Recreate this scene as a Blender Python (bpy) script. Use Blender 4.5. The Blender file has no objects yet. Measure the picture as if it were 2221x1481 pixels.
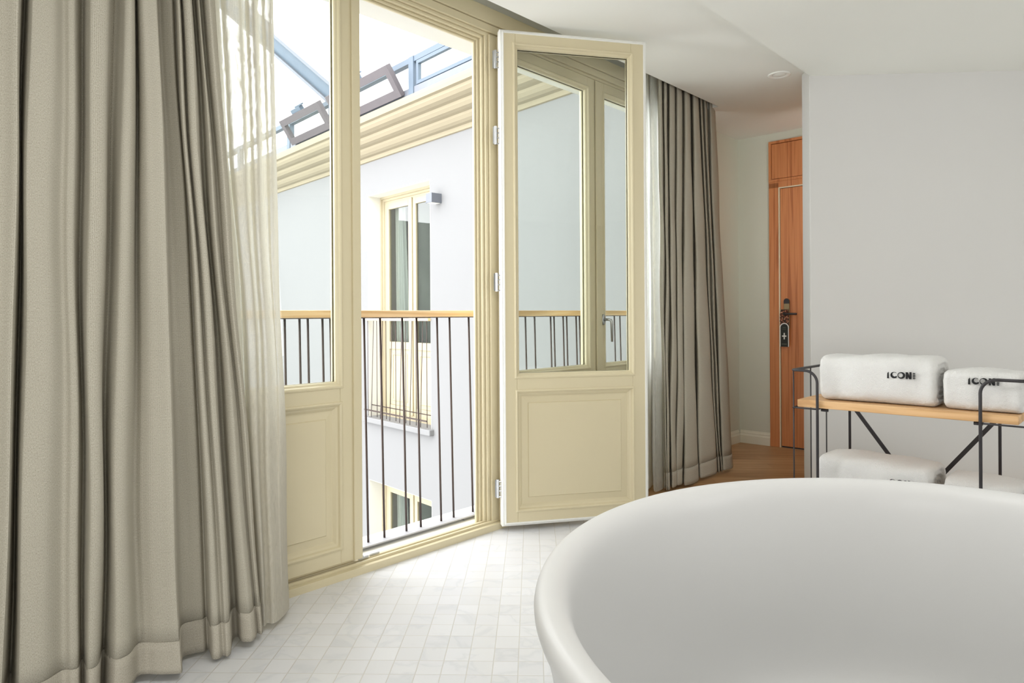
import bpy, math, random
from mathutils import Matrix, Vector
random.seed(7)
PI = math.pi
SC = bpy.context.scene
COL = SC.collection
# ------------------------------------------------------------------ camera
FPX, CX, CY, ROLL, CAMZ = 1500.0, 1110.5, 683.0, 0.0061, 1.05
cam_d = bpy.data.cameras.new('camera'); cam = bpy.data.objects.new('camera', cam_d); COL.objects.link(cam)
cam_d.sensor_width = 36.0; cam_d.lens = FPX / 2221 * 36
cam_d.shift_y = -(740.5 - CY) / 2221
cam_d.clip_start = 0.02
cam.matrix_world = Matrix.Translation((0, 0, CAMZ)) @ Matrix.Rotation(ROLL, 4, 'Y') @ Matrix.Rotation(PI/2, 4, 'X')
SC.camera = cam
# ------------------------------------------------------------------ light
W = bpy.data.worlds.new('world'); SC.world = W; W.use_nodes = True
bg = W.node_tree.nodes['Background']
bg.inputs[0].default_value = (0.965, 0.98, 1.0, 1); bg.inputs[1].default_value = 4.7
def area(name, loc, target, sx, sy, power, col=(1, 1, 1)):
    l = bpy.data.lights.new(name, 'AREA'); l.shape = 'RECTANGLE'; l.size = sx; l.size_y = sy
    l.energy = power; l.color = col
    o = bpy.data.objects.new(name, l); COL.objects.link(o); o.location = loc
    o.rotation_euler = (Vector(target) - Vector(loc)).to_track_quat('-Z', 'Y').to_euler()
    return o
area('added_fill_over_tub', (.15, 1.3, 2.38), (.15, 1.3, 0), .9, 1.2, 13, (1.0, .985, .96))  # unseen fill added above the tub to brighten rim, floor and towel tops
area('added_fill_rear', (-0.2, -2.4, .95), (0.9, 2.6, 2.3), 3.2, 1.2, 70, (1.0, 0.985, 0.96))  # fill added behind the camera for the whole room; no windows built there
area('added_fill_side', (3.9, .7, 1.3), (1.0, 4.0, 1.7), 1.5, 1.4, 17, (1.0, 0.99, 0.97))  # side fill added out of view, aimed at the far curtain
area('added_fill_hallway', (2.30, 4.42, 1.75), (2.985, 5.149, 1.75), .5, 1.1, 4.4, (1.0, 0.975, 0.92))  # upright fill panel added behind the partition to brighten hallway wall and door
SC.view_settings.view_transform = 'Standard'; SC.view_settings.look = 'None'
SC.view_settings.gamma = 1.0; SC.view_settings.exposure = 0.35
try: SC.view_settings.use_curve_mapping = False
except Exception: pass
SC.cycles.max_bounces = 10; SC.cycles.diffuse_bounces = 6; SC.cycles.transparent_max_bounces = 24
SC.cycles.transmission_bounces = 8; SC.cycles.glossy_bounces = 4
SC.cycles.sample_clamp_indirect = 6.0

# ------------------------------------------------------------------ materials
def lin(r, g, b):
    f = lambda c: (c/255)/12.92 if c/255 <= .04045 else (((c/255)+.055)/1.055)**2.4
    return (f(r), f(g), f(b), 1)
def newmat(name):
    m = bpy.data.materials.new(name); m.use_nodes = True
    nt = m.node_tree; b = nt.nodes['Principled BSDF']
    return m, nt, b
def N(nt, t, **kw):
    n = nt.nodes.new(t)
    for k, v in kw.items():
        if k.startswith('i_'):
            n.inputs[k[2:].replace('_', ' ')].default_value = v
        else: setattr(n, k, v)
    return n
def L(nt, a, b): nt.links.new(a, b)
def coords(nt, scale=(1, 1, 1), rot=0.0):
    tc = N(nt, 'ShaderNodeTexCoord'); mp = N(nt, 'ShaderNodeMapping')
    mp.inputs['Scale'].default_value = scale; mp.inputs['Rotation'].default_value = (0, 0, rot)
    L(nt, tc.outputs['Object'], mp.inputs['Vector']); return mp.outputs['Vector']
def ramp(nt, fac, stops):
    r = N(nt, 'ShaderNodeValToRGB')
    e = r.color_ramp.elements
    while len(e) < len(stops): e.new(0.5)
    for i, (p, c) in enumerate(stops): e[i].position = p; e[i].color = c
    L(nt, fac, r.inputs['Fac']); return r.outputs['Color']
def bump(nt, b, h, strength, dist):
    n = N(nt, 'ShaderNodeBump'); n.inputs['Strength'].default_value = strength; n.inputs['Distance'].default_value = dist
    L(nt, h, n.inputs['Height']); L(nt, n.outputs['Normal'], b.inputs['Normal'])
def simple(name, col, rough=.5, metal=0.0, noise=0.0, nscale=8.0, bmp=0.0, bscale=60, bdist=.001, coat=0):
    m, nt, b = newmat(name)
    b.inputs['Base Color'].default_value = col; b.inputs['Roughness'].default_value = rough; b.inputs['Metallic'].default_value = metal
    b.inputs['Coat Weight'].default_value = coat
    v = coords(nt)
    if noise:
        t = N(nt, 'ShaderNodeTexNoise'); t.inputs['Scale'].default_value = nscale; t.inputs['Detail'].default_value = 5
        L(nt, v, t.inputs['Vector'])
        c2 = tuple(c*(1-noise) for c in col[:3]) + (1,)
        L(nt, ramp(nt, t.outputs['Fac'], [(.3, c2), (.7, col)]), b.inputs['Base Color'])
    if bmp:
        t = N(nt, 'ShaderNodeTexNoise'); t.inputs['Scale'].default_value = bscale; t.inputs['Detail'].default_value = 4
        L(nt, v, t.inputs['Vector']); bump(nt, b, t.outputs['Fac'], bmp, bdist)
    return m
M = {}
M['cream'] = simple('cream_painted_wood', lin(209, 198, 166), .38, noise=.03, nscale=3, bmp=.04, bscale=18, bdist=.0004)
M['cream_out'] = simple('cream_stucco_cornice', lin(148, 138, 115), .8, noise=.05, nscale=2, bmp=.2, bscale=50)
M['white_seal'] = simple('white_rubber_seal', lin(236, 236, 232), .5, noise=.03)
M['wall'] = simple('grey_wall_paint', lin(212, 211, 209), .75, noise=.02, nscale=1.5, bmp=.12, bscale=140, bdist=.0006)
M['wall_back'] = simple('sage_grey_wall_paint', lin(214, 216, 203), .8, noise=.02, nscale=1.5, bmp=.12, bscale=140, bdist=.0006)
M['ceil'] = simple('white_ceiling_paint', lin(232, 232, 226), .85, noise=.02, nscale=1.2, bmp=.08, bscale=120, bdist=.0006)
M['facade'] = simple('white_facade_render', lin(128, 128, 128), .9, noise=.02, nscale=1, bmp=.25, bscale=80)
M['reveal'] = simple('white_paint_lightened', lin(218, 217, 210), .85, noise=.02, nscale=1)  # the building's white paint, lightened in colour to offset shade in the reveals
M['cream_window'] = simple('cream_window_paint', lin(176, 165, 138), .5, noise=.03)
M['skirting'] = simple('white_skirting_paint', lin(232, 230, 214), .5, noise=.02)
M['tub'] = simple('matte_white_stone_resin', lin(214, 214, 214), .42, noise=.012, nscale=2, coat=.05)
M['black'] = simple('black_powder_coated_steel', lin(48, 45, 48), .45, noise=.12, nscale=30)
M['dark_wire'] = simple('dark_bronze_wire', lin(76, 64, 60), .4, .4, noise=.1, nscale=20)
M['steel'] = simple('brushed_steel', lin(190, 192, 194), .28, 1.0, noise=.08, nscale=40)
M['grey_metal'] = simple('galvanised_grey_metal', lin(112, 116, 124), .5, .3, noise=.08, nscale=12)
M['pale_metal'] = simple('pale_zinc_plate', lin(176, 176, 180), .5, .2, noise=.06, nscale=12)
M['blue_steel'] = simple('blue_grey_painted_steel', lin(86, 100, 114), .55, noise=.08, nscale=6)
M['brown_steel'] = simple('taupe_painted_aluminium', lin(88, 82, 84), .5, noise=.08, nscale=8)
M['clay'] = simple('terracotta_roof_tile', lin(224, 196, 190), .8, noise=.15, nscale=10)
M['lamp_glass'] = simple('frosted_lamp_glass', lin(240, 238, 230), .4, noise=.02)
M['sash_white'] = simple('white_plastic', lin(235, 235, 230), .4, noise=.02)
M['inlay'] = simple('pale_brass_inlay', lin(232, 222, 194), .35, .2, noise=.04)
M['logo'] = simple('black_embroidery_thread', lin(22, 22, 24), .8, noise=.2, nscale=300, bmp=.5, bscale=600)
M['brass'] = simple('aged_brass', lin(150, 132, 98), .35, .8, noise=.2, nscale=40)

def glass(name, tint, rough=0.0, ior=1.5, boost=1.0):
    m = bpy.data.materials.new(name); m.use_nodes = True; nt = m.node_tree; nt.nodes.clear()
    out = N(nt, 'ShaderNodeOutputMaterial'); mix = N(nt, 'ShaderNodeMixShader')
    tr = N(nt, 'ShaderNodeBsdfTransparent'); gl = N(nt, 'ShaderNodeBsdfGlossy'); fr = N(nt, 'ShaderNodeLayerWeight')
    tr.inputs[0].default_value = tint; gl.inputs['Roughness'].default_value = rough; fr.inputs['Blend'].default_value = .5
    pw = N(nt, 'ShaderNodeMath', operation='POWER'); pw.inputs[1].default_value = 5.0; L(nt, fr.outputs['Facing'], pw.inputs[0])
    f0 = ((ior-1)/(ior+1))**2
    mm = N(nt, 'ShaderNodeMath', operation='MULTIPLY_ADD'); mm.inputs[1].default_value = (1-f0)*boost*.6; mm.inputs[2].default_value = f0*boost
    L(nt, pw.outputs[0], mm.inputs[0]); L(nt, mm.outputs[0], mix.inputs[0])
    L(nt, tr.outputs[0], mix.inputs[1]); L(nt, gl.outputs[0], mix.inputs[2]); L(nt, mix.outputs[0], out.inputs[0])
    return m
M['glass'] = glass('clear_glass', (.955, .975, .96, 1))
M['glass_green'] = glass('faintly_green_glass', (.93, .945, .933, 1))
M['glass_mirror'] = glass('reflective_window_glass', (.72, .75, .73, 1), 0.01, 1.6, 1.8)

def cloth(name, col, col2, trans, alpha=None, wscale=900):
    m = bpy.data.materials.new(name); m.use_nodes = True; nt = m.node_tree; nt.nodes.clear()
    out = N(nt, 'ShaderNodeOutputMaterial')
    uv = N(nt, 'ShaderNodeTexCoord')
    mp = N(nt, 'ShaderNodeMapping'); mp.inputs['Scale'].default_value = (1, 1.0, 1)
    L(nt, uv.outputs['UV'], mp.inputs[0])
    n1 = N(nt, 'ShaderNodeTexNoise'); n1.inputs['Scale'].default_value = 420; n1.inputs['Detail'].default_value = 3
    mpa = N(nt, 'ShaderNodeMapping'); mpa.inputs['Scale'].default_value = (1.6, .55, 1); L(nt, uv.outputs['UV'], mpa.inputs[0]); L(nt, mpa.outputs[0], n1.inputs['Vector'])
    w1 = N(nt, 'ShaderNodeTexWave', wave_type='BANDS', bands_direction='X'); w1.inputs['Scale'].default_value = wscale/9; w1.inputs['Distortion'].default_value = 1.5; w1.inputs['Detail'].default_value = 2
    w2 = N(nt, 'ShaderNodeTexWave', wave_type='BANDS', bands_direction='Y'); w2.inputs['Scale'].default_value = wscale/9; w2.inputs['Distortion'].default_value = 1.5; w2.inputs['Detail'].default_value = 2
    L(nt, mp.outputs[0], w1.inputs['Vector']); L(nt, mp.outputs[0], w2.inputs['Vector'])
    a0 = N(nt, 'ShaderNodeMath', operation='MULTIPLY'); L(nt, w1.outputs['Fac'], a0.inputs[0]); L(nt, w2.outputs['Fac'], a0.inputs[1])
    a = N(nt, 'ShaderNodeMath', operation='MULTIPLY'); a.inputs[1].default_value = .5; L(nt, a0.outputs[0], a.inputs[0])
    b = N(nt, 'ShaderNodeMath', operation='ADD'); L(nt, a.outputs[0], b.inputs[0]); L(nt, n1.outputs['Fac'], b.inputs[1])
    c = ramp(nt, b.outputs[0], [(.35, col2), (.8, col)])
    df = N(nt, 'ShaderNodeBsdfDiffuse'); tl = N(nt, 'ShaderNodeBsdfTranslucent')
    L(nt, c, df.inputs[0]); L(nt, c, tl.inputs[0])
    bm = N(nt, 'ShaderNodeBump'); bm.inputs['Strength'].default_value = .35; bm.inputs['Distance'].default_value = .0012
    L(nt, b.outputs[0], bm.inputs['Height']); L(nt, bm.outputs[0], df.inputs['Normal'])
    mx = N(nt, 'ShaderNodeMixShader'); mx.inputs[0].default_value = trans
    L(nt, df.outputs[0], mx.inputs[1]); L(nt, tl.outputs[0], mx.inputs[2])
    last = mx.outputs[0]
    if alpha is not None:
        tp = N(nt, 'ShaderNodeBsdfTransparent'); m2 = N(nt, 'ShaderNodeMixShader')
        # open weave: the threads close up where the cloth is seen edge-on
        lw = N(nt, 'ShaderNodeLayerWeight'); lw.inputs[0].default_value = .35
        n2 = N(nt, 'ShaderNodeTexNoise'); n2.inputs['Scale'].default_value = 5; n2.inputs['Detail'].default_value = 3; n2.inputs['Distortion'].default_value = 2.5
        mpb = N(nt, 'ShaderNodeMapping'); mpb.inputs['Scale'].default_value = (14, 2.2, 1); L(nt, uv.outputs['UV'], mpb.inputs[0]); L(nt, mpb.outputs[0], n2.inputs['Vector'])
        ma = N(nt, 'ShaderNodeMath', operation='MULTIPLY_ADD'); ma.inputs[1].default_value = .45; ma.inputs[2].default_value = alpha - .22
        L(nt, n2.outputs['Fac'], ma.inputs[0])
        mb = N(nt, 'ShaderNodeMath', operation='MULTIPLY_ADD'); mb.inputs[1].default_value = .35; mb.use_clamp = True
        L(nt, lw.outputs['Facing'], mb.inputs[0]); L(nt, ma.outputs[0], mb.inputs[2])
        L(nt, mb.outputs[0], m2.inputs[0]); L(nt, tp.outputs[0], m2.inputs[1]); L(nt, last, m2.inputs[2]); last = m2.outputs[0]
    L(nt, last, out.inputs[0]); return m
M['curtain'] = cloth('beige_linen_weave', lin(204, 199, 185), lin(160, 154, 138), .12)
M['hem'] = cloth('beige_linen_hem', lin(199, 193, 180), lin(156, 150, 135), .06)
M['sheer_white'] = cloth('white_voile', lin(240, 240, 238), lin(226, 226, 222), .75, .80)
M['sheer'] = cloth('pale_linen_voile', lin(214, 210, 198), lin(200, 195, 181), .30, .80)

def wood(name, c1, c2, c3, scale, axis, rough=.5, ring=3.0, stretch=14):
    m, nt, b = newmat(name); b.inputs['Roughness'].default_value = rough
    sc = [stretch, stretch, stretch]; sc['XYZ'.index(axis)] = 1.0
    v = coords(nt, tuple(s*scale for s in sc))
    n = N(nt, 'ShaderNodeTexNoise'); n.inputs['Scale'].default_value = 1.0; n.inputs['Detail'].default_value = 7; n.inputs['Distortion'].default_value = .8; L(nt, v, n.inputs['Vector'])
    w = N(nt, 'ShaderNodeMath', operation='MULTIPLY'); w.inputs[1].default_value = ring*6; L(nt, n.outputs['Fac'], w.inputs[0])
    s = N(nt, 'ShaderNodeMath', operation='SINE'); L(nt, w.outputs[0], s.inputs[0])
    a = N(nt, 'ShaderNodeMath', operation='MULTIPLY_ADD'); a.inputs[1].default_value = .22; L(nt, s.outputs[0], a.inputs[0]); L(nt, n.outputs['Fac'], a.inputs[2])
    L(nt, ramp(nt, a.outputs[0], [(.2, c1), (.5, c2), (.8, c3)]), b.inputs['Base Color'])
    bump(nt, b, a.outputs[0], .15, .0006)
    return m
M['door_wood'] = wood('warm_oak_veneer', lin(178, 106, 60), lin(198, 124, 74), lin(212, 140, 88), .9, 'Z', .42, 2.5, 40)
M['rail_wood'] = wood('pale_oak_handrail', lin(222, 182, 132), lin(236, 200, 152), lin(242, 212, 170), 1.2, 'X', .5, 2, 20)
M['shelf_wood'] = wood('pine_board', lin(190, 146, 98), lin(212, 168, 118), lin(224, 184, 136), 1.1, 'X', .45, 4.5, 13)

def wood_floor():
    m, nt, b = newmat('oak_plank_floor'); b.inputs['Roughness'].default_value = .42
    v = coords(nt, (1, 1, 1), math.radians(0))
    br = N(nt, 'ShaderNodeTexBrick'); br.offset = .37
    br.inputs['Scale'].default_value = 1.0; br.inputs['Brick Width'].default_value = 1.3; br.inputs['Row Height'].default_value = .14
    br.inputs['Mortar Size'].default_value = .0012; br.inputs['Color1'].default_value = (0, 0, 0, 1); br.inputs['Color2'].default_value = (1, 1, 1, 1)
    br.inputs['Mortar'].default_value = (0, 0, 0, 1); L(nt, v, br.inputs['Vector'])
    v2 = coords(nt, (1.2, 16, 1)); n = N(nt, 'ShaderNodeTexNoise'); n.inputs['Scale'].default_value = 1.5; n.inputs['Detail'].default_value = 8; n.inputs['Distortion'].default_value = .6
    L(nt, v2, n.inputs['Vector'])
    a = N(nt, 'ShaderNodeMath', operation='MULTIPLY_ADD'); a.inputs[1].default_value = .3; L(nt, br.outputs['Color'], a.inputs[0]); L(nt, n.outputs['Fac'], a.inputs[2])
    L(nt, ramp(nt, a.outputs[0], [(.35, lin(150, 112, 74)), (.6, lin(178, 138, 96)), (.9, lin(196, 160, 118))]), b.inputs['Base Color'])
    return m
M['wood_floor'] = wood_floor()

def tile_floor():
    m, nt, b = newmat('white_marble_mosaic'); b.inputs['Roughness'].default_value = .28
    tc = N(nt, 'ShaderNodeTexCoord'); sx = N(nt, 'ShaderNodeSeparateXYZ'); L(nt, tc.outputs['Object'], sx.inputs[0])
    def cell(sock, size, phase):
        d = N(nt, 'ShaderNodeMath', operation='MULTIPLY_ADD'); d.inputs[1].default_value = 1/size; d.inputs[2].default_value = -phase/size
        L(nt, sock, d.inputs[0])
        f = N(nt, 'ShaderNodeMath', operation='FRACT'); L(nt, d.outputs[0], f.inputs[0])
        fl = N(nt, 'ShaderNodeMath', operation='FLOOR'); L(nt, d.outputs[0], fl.inputs[0])
        s = N(nt, 'ShaderNodeMath', operation='SUBTRACT'); s.inputs[1].default_value = .5; L(nt, f.outputs[0], s.inputs[0])
        ab = N(nt, 'ShaderNodeMath', operation='ABSOLUTE'); L(nt, s.outputs[0], ab.inputs[0])
        g = N(nt, 'ShaderNodeMath', operation='MULTIPLY_ADD'); g.inputs[1].default_value = -size; g.inputs[2].default_value = size*.5; L(nt, ab.outputs[0], g.inputs[0])
        return g.outputs[0], fl.outputs[0]          # distance to joint in metres, cell id
    gx, ix = cell(sx.outputs['X'], .0755, -.2753); gy, iy = cell(sx.outputs['Y'], .0815, 2.0958)
    mn = N(nt, 'ShaderNodeMath', operation='MINIMUM'); L(nt, gx, mn.inputs[0]); L(nt, gy, mn.inputs[1])
    groove = N(nt, 'ShaderNodeMapRange'); groove.inputs['From Min'].default_value = .0008; groove.inputs['From Max'].default_value = .0018
    L(nt, mn.outputs[0], groove.inputs['Value'])
    cb = N(nt, 'ShaderNodeCombineXYZ'); L(nt, ix, cb.inputs[0]); L(nt, iy, cb.inputs[1])
    wn = N(nt, 'ShaderNodeTexWhiteNoise', noise_dimensions='2D'); L(nt, cb.outputs[0], wn.inputs['Vector'])
    off = N(nt, 'ShaderNodeVectorMath', operation='MULTIPLY_ADD'); off.inputs[1].default_value = (9, 9, 9); L(nt, wn.outputs['Color'], off.inputs[0]); L(nt, tc.outputs['Object'], off.inputs[2])
    n = N(nt, 'ShaderNodeTexNoise'); n.inputs['Scale'].default_value = 3.5; n.inputs['Detail'].default_value = 5; n.inputs['Distortion'].default_value = .8; L(nt, off.outputs[0], n.inputs['Vector'])
    marble = ramp(nt, n.outputs['Fac'], [(.30, lin(219, 220, 222)), (.47, lin(218, 219, 221)), (.5, lin(210, 212, 215)), (.53, lin(218, 219, 222)), (.8, lin(222, 223, 225))])
    tint = N(nt, 'ShaderNodeMapRange'); tint.inputs['To Min'].default_value = .93; tint.inputs['To Max'].default_value = 1.0; L(nt, wn.outputs['Value'], tint.inputs['Value'])
    vm = N(nt, 'ShaderNodeVectorMath', operation='SCALE'); L(nt, marble, vm.inputs[0]); L(nt, tint.outputs[0], vm.inputs['Scale'])
    mix = N(nt, 'ShaderNodeMix', data_type='RGBA'); mix.inputs['A'].default_value = lin(202, 200, 194)
    L(nt, groove.outputs[0], mix.inputs['Factor']); L(nt, vm.outputs[0], mix.inputs['B'])
    L(nt, mix.outputs['Result'], b.inputs['Base Color'])
    hh = N(nt, 'ShaderNodeMath', operation='MULTIPLY_ADD'); hh.inputs[1].default_value = .35; L(nt, wn.outputs['Value'], hh.inputs[0]); L(nt, groove.outputs[0], hh.inputs[2])
    bump(nt, b, hh.outputs[0], .5, .0012)
    return m
M['tile'] = tile_floor()

def terry():
    m, nt, b = newmat('white_terry_cloth'); b.inputs['Roughness'].default_value = .95; b.inputs['Base Color'].default_value = lin(220, 219, 217)
    b.inputs['Sheen Weight'].default_value = .3
    v = coords(nt); n = N(nt, 'ShaderNodeTexNoise'); n.inputs['Scale'].default_value = 260; n.inputs['Detail'].default_value = 3; L(nt, v, n.inputs['Vector'])
    n2 = N(nt, 'ShaderNodeTexNoise'); n2.inputs['Scale'].default_value = 35; n2.inputs['Detail'].default_value = 3; L(nt, v, n2.inputs['Vector'])
    a = N(nt, 'ShaderNodeMath', operation='MULTIPLY_ADD'); a.inputs[1].default_value = 1.3; L(nt, n2.outputs['Fac'], a.inputs[0]); L(nt, n.outputs['Fac'], a.inputs[2])
    bump(nt, b, a.outputs[0], .6, .006); return m
M['terry'] = terry()

def floral():
    m, nt, b = newmat('floral_printed_card'); b.inputs['Roughness'].default_value = .6
    v = coords(nt); n = N(nt, 'ShaderNodeTexVoronoi'); n.inputs['Scale'].default_value = 90; L(nt, v, n.inputs['Vector'])
    L(nt, ramp(nt, n.outputs['Distance'], [(.15, lin(232, 196, 160)), (.35, lin(150, 70, 34)), (.6, lin(60, 38, 22))]), b.inputs['Base Color']); return m
M['floral'] = floral()

# ------------------------------------------------------------------ mesh helpers
class MB:
    def __init__(s): s.v = []; s.f = []; s.uv = None
    def box(s, x0, x1, y0, y1, z0, z1):
        if x0 > x1: x0, x1 = x1, x0
        if y0 > y1: y0, y1 = y1, y0
        if z0 > z1: z0, z1 = z1, z0
        i = len(s.v)
        s.v += [(x0,y0,z0),(x1,y0,z0),(x1,y1,z0),(x0,y1,z0),(x0,y0,z1),(x1,y0,z1),(x1,y1,z1),(x0,y1,z1)]
        s.f += [tuple(i+k for k in q) for q in ((3,2,1,0),(4,5,6,7),(0,1,5,4),(1,2,6,5),(2,3,7,6),(3,0,4,7))]
        return s
    def hexa(s, pts):                               # eight corners, bottom ring then top ring
        i = len(s.v); s.v += [tuple(p) for p in pts]
        s.f += [tuple(i+k for k in q) for q in ((3,2,1,0),(4,5,6,7),(0,1,5,4),(1,2,6,5),(2,3,7,6),(3,0,4,7))]
        return s
    def tube(s, pts, r, n=10, cap=True):
        pts = [Vector(p) for p in pts]; i0 = len(s.v); prev = None
        for k, p in enumerate(pts):
            t = (pts[min(k+1, len(pts)-1)] - pts[max(k-1, 0)]).normalized()
            if prev is None:
                a = Vector((0, 0, 1)) if abs(t.z) < .9 else Vector((1, 0, 0)); u = t.cross(a).normalized()
            else: u = (prev - t*prev.dot(t)).normalized()
            prev = u; w = t.cross(u)
            rr = r[k] if isinstance(r, (list, tuple)) else r
            for j in range(n):
                a = 2*PI*j/n; s.v.append(tuple(p + u*math.cos(a)*rr + w*math.sin(a)*rr))
        for k in range(len(pts)-1):
            for j in range(n):
                a = i0+k*n+j; b = i0+k*n+(j+1) % n; s.f.append((a, b, b+n, a+n))
        if cap:
            s.f.append(tuple(i0+j for j in range(n))[::-1]); s.f.append(tuple(i0+(len(pts)-1)*n+j for j in range(n)))
        return s
    def prism(s, prof, x0, x1, axis='x'):           # profile (a,b) extruded along an axis
        i = len(s.v); n = len(prof)
        for x in (x0, x1):
            for a, b in prof:
                s.v.append({'x': (x, a, b), 'y': (a, x, b), 'z': (a, b, x)}[axis])
        for j in range(n): s.f.append((i+j, i+(j+1) % n, i+n+(j+1) % n, i+n+j))
        s.f.append(tuple(i+j for j in range(n))[::-1]); s.f.append(tuple(i+n+j for j in range(n)))
        return s
    def ring(s, x0, x1, z0, z1, prof, close=False): # mitred moulding: prof = (inset from the rectangle, y)
        i = len(s.v)
        for o, y in prof:
            s.v += [(x0+o, y, z0+o), (x1-o, y, z0+o), (x1-o, y, z1-o), (x0+o, y, z1-o)]
        m = len(prof); seg = m if close else m-1
        for k in range(seg):
            a = i+4*k; b = i+4*((k+1) % m)
            for j in range(4): s.f.append((a+j, a+(j+1) % 4, b+(j+1) % 4, b+j))
        return s
    def lathe(s, prof, n=24, cx=0, cy=0, sx=1, sy=1):
        i = len(s.v)
        for r, z in prof:
            for j in range(n):
                a = 2*PI*j/n; s.v.append((cx+r*math.cos(a)*sx, cy+r*math.sin(a)*sy, z))
        for k in range(len(prof)-1):
            for j in range(n):
                a = i+k*n+j; b = i+k*n+(j+1) % n; s.f.append((a, b, b+n, a+n))
        return s
    def poly(s, pts, h, axis='z', base=0):          # flat outline with thickness
        return s.prism([(p[0], p[1]) for p in pts], base, base+h, axis)
    def build(s, name, mat, parent=None, frame=None, smooth=False, bevel=0, seg=2, solid=0, weld=False):
        me = bpy.data.meshes.new(name); me.from_pydata(s.v, [], s.f)
        if s.uv:
            ul = me.uv_layers.new(name='UVMap')
            for lp in me.loops: ul.data[lp.index].uv = s.uv[lp.vertex_index]
        import bmesh
        bm = bmesh.new(); bm.from_mesh(me); bmesh.ops.recalc_face_normals(bm, faces=bm.faces)
        bm.to_mesh(me); bm.free()
        if mat: me.materials.append(mat)
        o = bpy.data.objects.new(name, me); COL.objects.link(o)
        if parent: o.parent = parent
        elif frame: o.matrix_world = frame
        if smooth:
            for p in me.polygons: p.use_smooth = True
        if bevel:
            b = o.modifiers.new('bevel', 'BEVEL'); b.width = bevel; b.segments = seg; b.limit_method = 'ANGLE'; b.angle_limit = math.radians(40)
        if solid:
            b = o.modifiers.new('solid', 'SOLIDIFY'); b.thickness = solid; b.offset = 1
        return o
def frame(x, y, ang, z=0): return Matrix.Translation((x, y, z)) @ Matrix.Rotation(ang, 4, 'Z')
DW = (.6848, .7287); NW = (.7287, -.6848)
FW = frame(0, 0, math.atan2(DW[1], DW[0]))                       # window wall: x along it, y outward, z up
FF = frame(-1.8, 8.6, math.atan2(-.753, .658))                   # courtyard facade
FB = frame(1.865, 5.655, math.atan2(-.6848, .7287))              # wall with the entrance door
FG = frame(1.726, 3.998, math.radians(-3.4))                     # grey partition
FR = frame(1.366, 3.1, math.atan2(-.6848, .7287))                # towel rack
FT = frame(0, 0, math.radians(-1.7))                             # tile grid
def tag(o, label=None, cat=None, group=None, kind=None):
    if label: o['label'] = label
    if cat: o['category'] = cat
    if group: o['group'] = group
    if kind: o['kind'] = kind
    return o
def thing(name, label, cat, fr=Matrix(), loc=(0, 0, 0), rz=0, group=None, kind=None):
    o = bpy.data.objects.new(name, None); COL.objects.link(o); o.empty_display_size = .1
    o.matrix_world = fr @ Matrix.Translation(loc) @ Matrix.Rotation(rz, 4, 'Z')
    return tag(o, label, cat, group, kind)
def struct(o): o['kind'] = 'structure'; return o

# pixel -> plane, used only to read positions of real planes in the photograph
def ray(x, y):
    a = (x-CX)/FPX; b = (CY-y)/FPX; c, s = math.cos(ROLL), math.sin(ROLL)
    return (a*c+b*s, 1.0, -a*s+b*c)
def on_wall(x, y, D):
    r = ray(x, y); t = -D/(r[0]*NW[0]+r[1]*NW[1]); X, Y = r[0]*t, r[1]*t
    return X*DW[0]+Y*DW[1], CAMZ+r[2]*t

# ------------------------------------------------------------------ room shell
def wpt(s, D): return (s*DW[0]-D*NW[0], s*DW[1]-D*NW[1])
def gpt(x, y):
    v = FG @ Vector((x, y, 0)); return (v.x, v.y)
def bpt(x, y):
    v = FB @ Vector((x, y, 0)); return (v.x, v.y)
def tpoly(pts):                                     # world polygon expressed in the tile frame
    inv = FT.inverted(); return [tuple((inv @ Vector((p[0], p[1], 0)))[:2]) for p in pts]
SB = 3.80                                            # tile / wood boundary near Y = 3.8
pL = wpt(-6.0, 2.40); pLb = wpt(2.9757, 2.40)
bnd_l = (-.0, 0)
def line_y(x): return SB - .0594*(x-1.0)
# intersection of boundary with window wall line
s_b = None
for k in range(4000):
    s = 2 + k*.001; p = wpt(s, 2.40)
    if p[1] >= line_y(p[0]): s_b = s; break
pB = wpt(s_b, 2.40)
tile_poly = [pL, pB, (4.5, line_y(4.5)), (4.5, -2.6), (pL[0], -2.6)]
struct(MB().poly(tpoly(tile_poly), .06, 'z', -.06).build('floor', M['tile'], frame=FT))
wood_poly = [pB, wpt(4.3, 2.40), wpt(4.3, 2.53), bpt(0, 0.02), bpt(2.55, 0.02), (3.72, line_y(3.72))]
wf = FG; winv = wf.inverted()
struct(MB().poly([tuple((winv @ Vector((p[0], p[1], 0)))[:2]) for p in wood_poly], .06, 'z', -.06).build('floor', M['wood_floor'], frame=wf))
# ceilings
CH, SOF = 2.47, 2.42
def slab(pts, z, h, name, mat): return struct(MB().poly(pts, h, 'z', z).build(name, mat))
dc = 1.475
slab([wpt(-6, dc), wpt(-6, 2.21), wpt(4.43, 2.21), wpt(4.43, 2.54), wpt(5.42, 2.54), bpt(3.9, .02), wpt(2.6, -1.2), wpt(1.2, dc)], CH, .3, 'ceiling', M['ceil'])
slab([wpt(-6, dc), wpt(8, dc), wpt(8, -6.5), wpt(-6, -6.5)], SOF, .05-.001, 'ceiling', M['ceil'])
slab([wpt(-6, 2.21), wpt(-6, 2.45), wpt(4.43, 2.45), wpt(4.43, 2.21)], 2.66, .11, 'ceiling', M['wall_back'])
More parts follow.
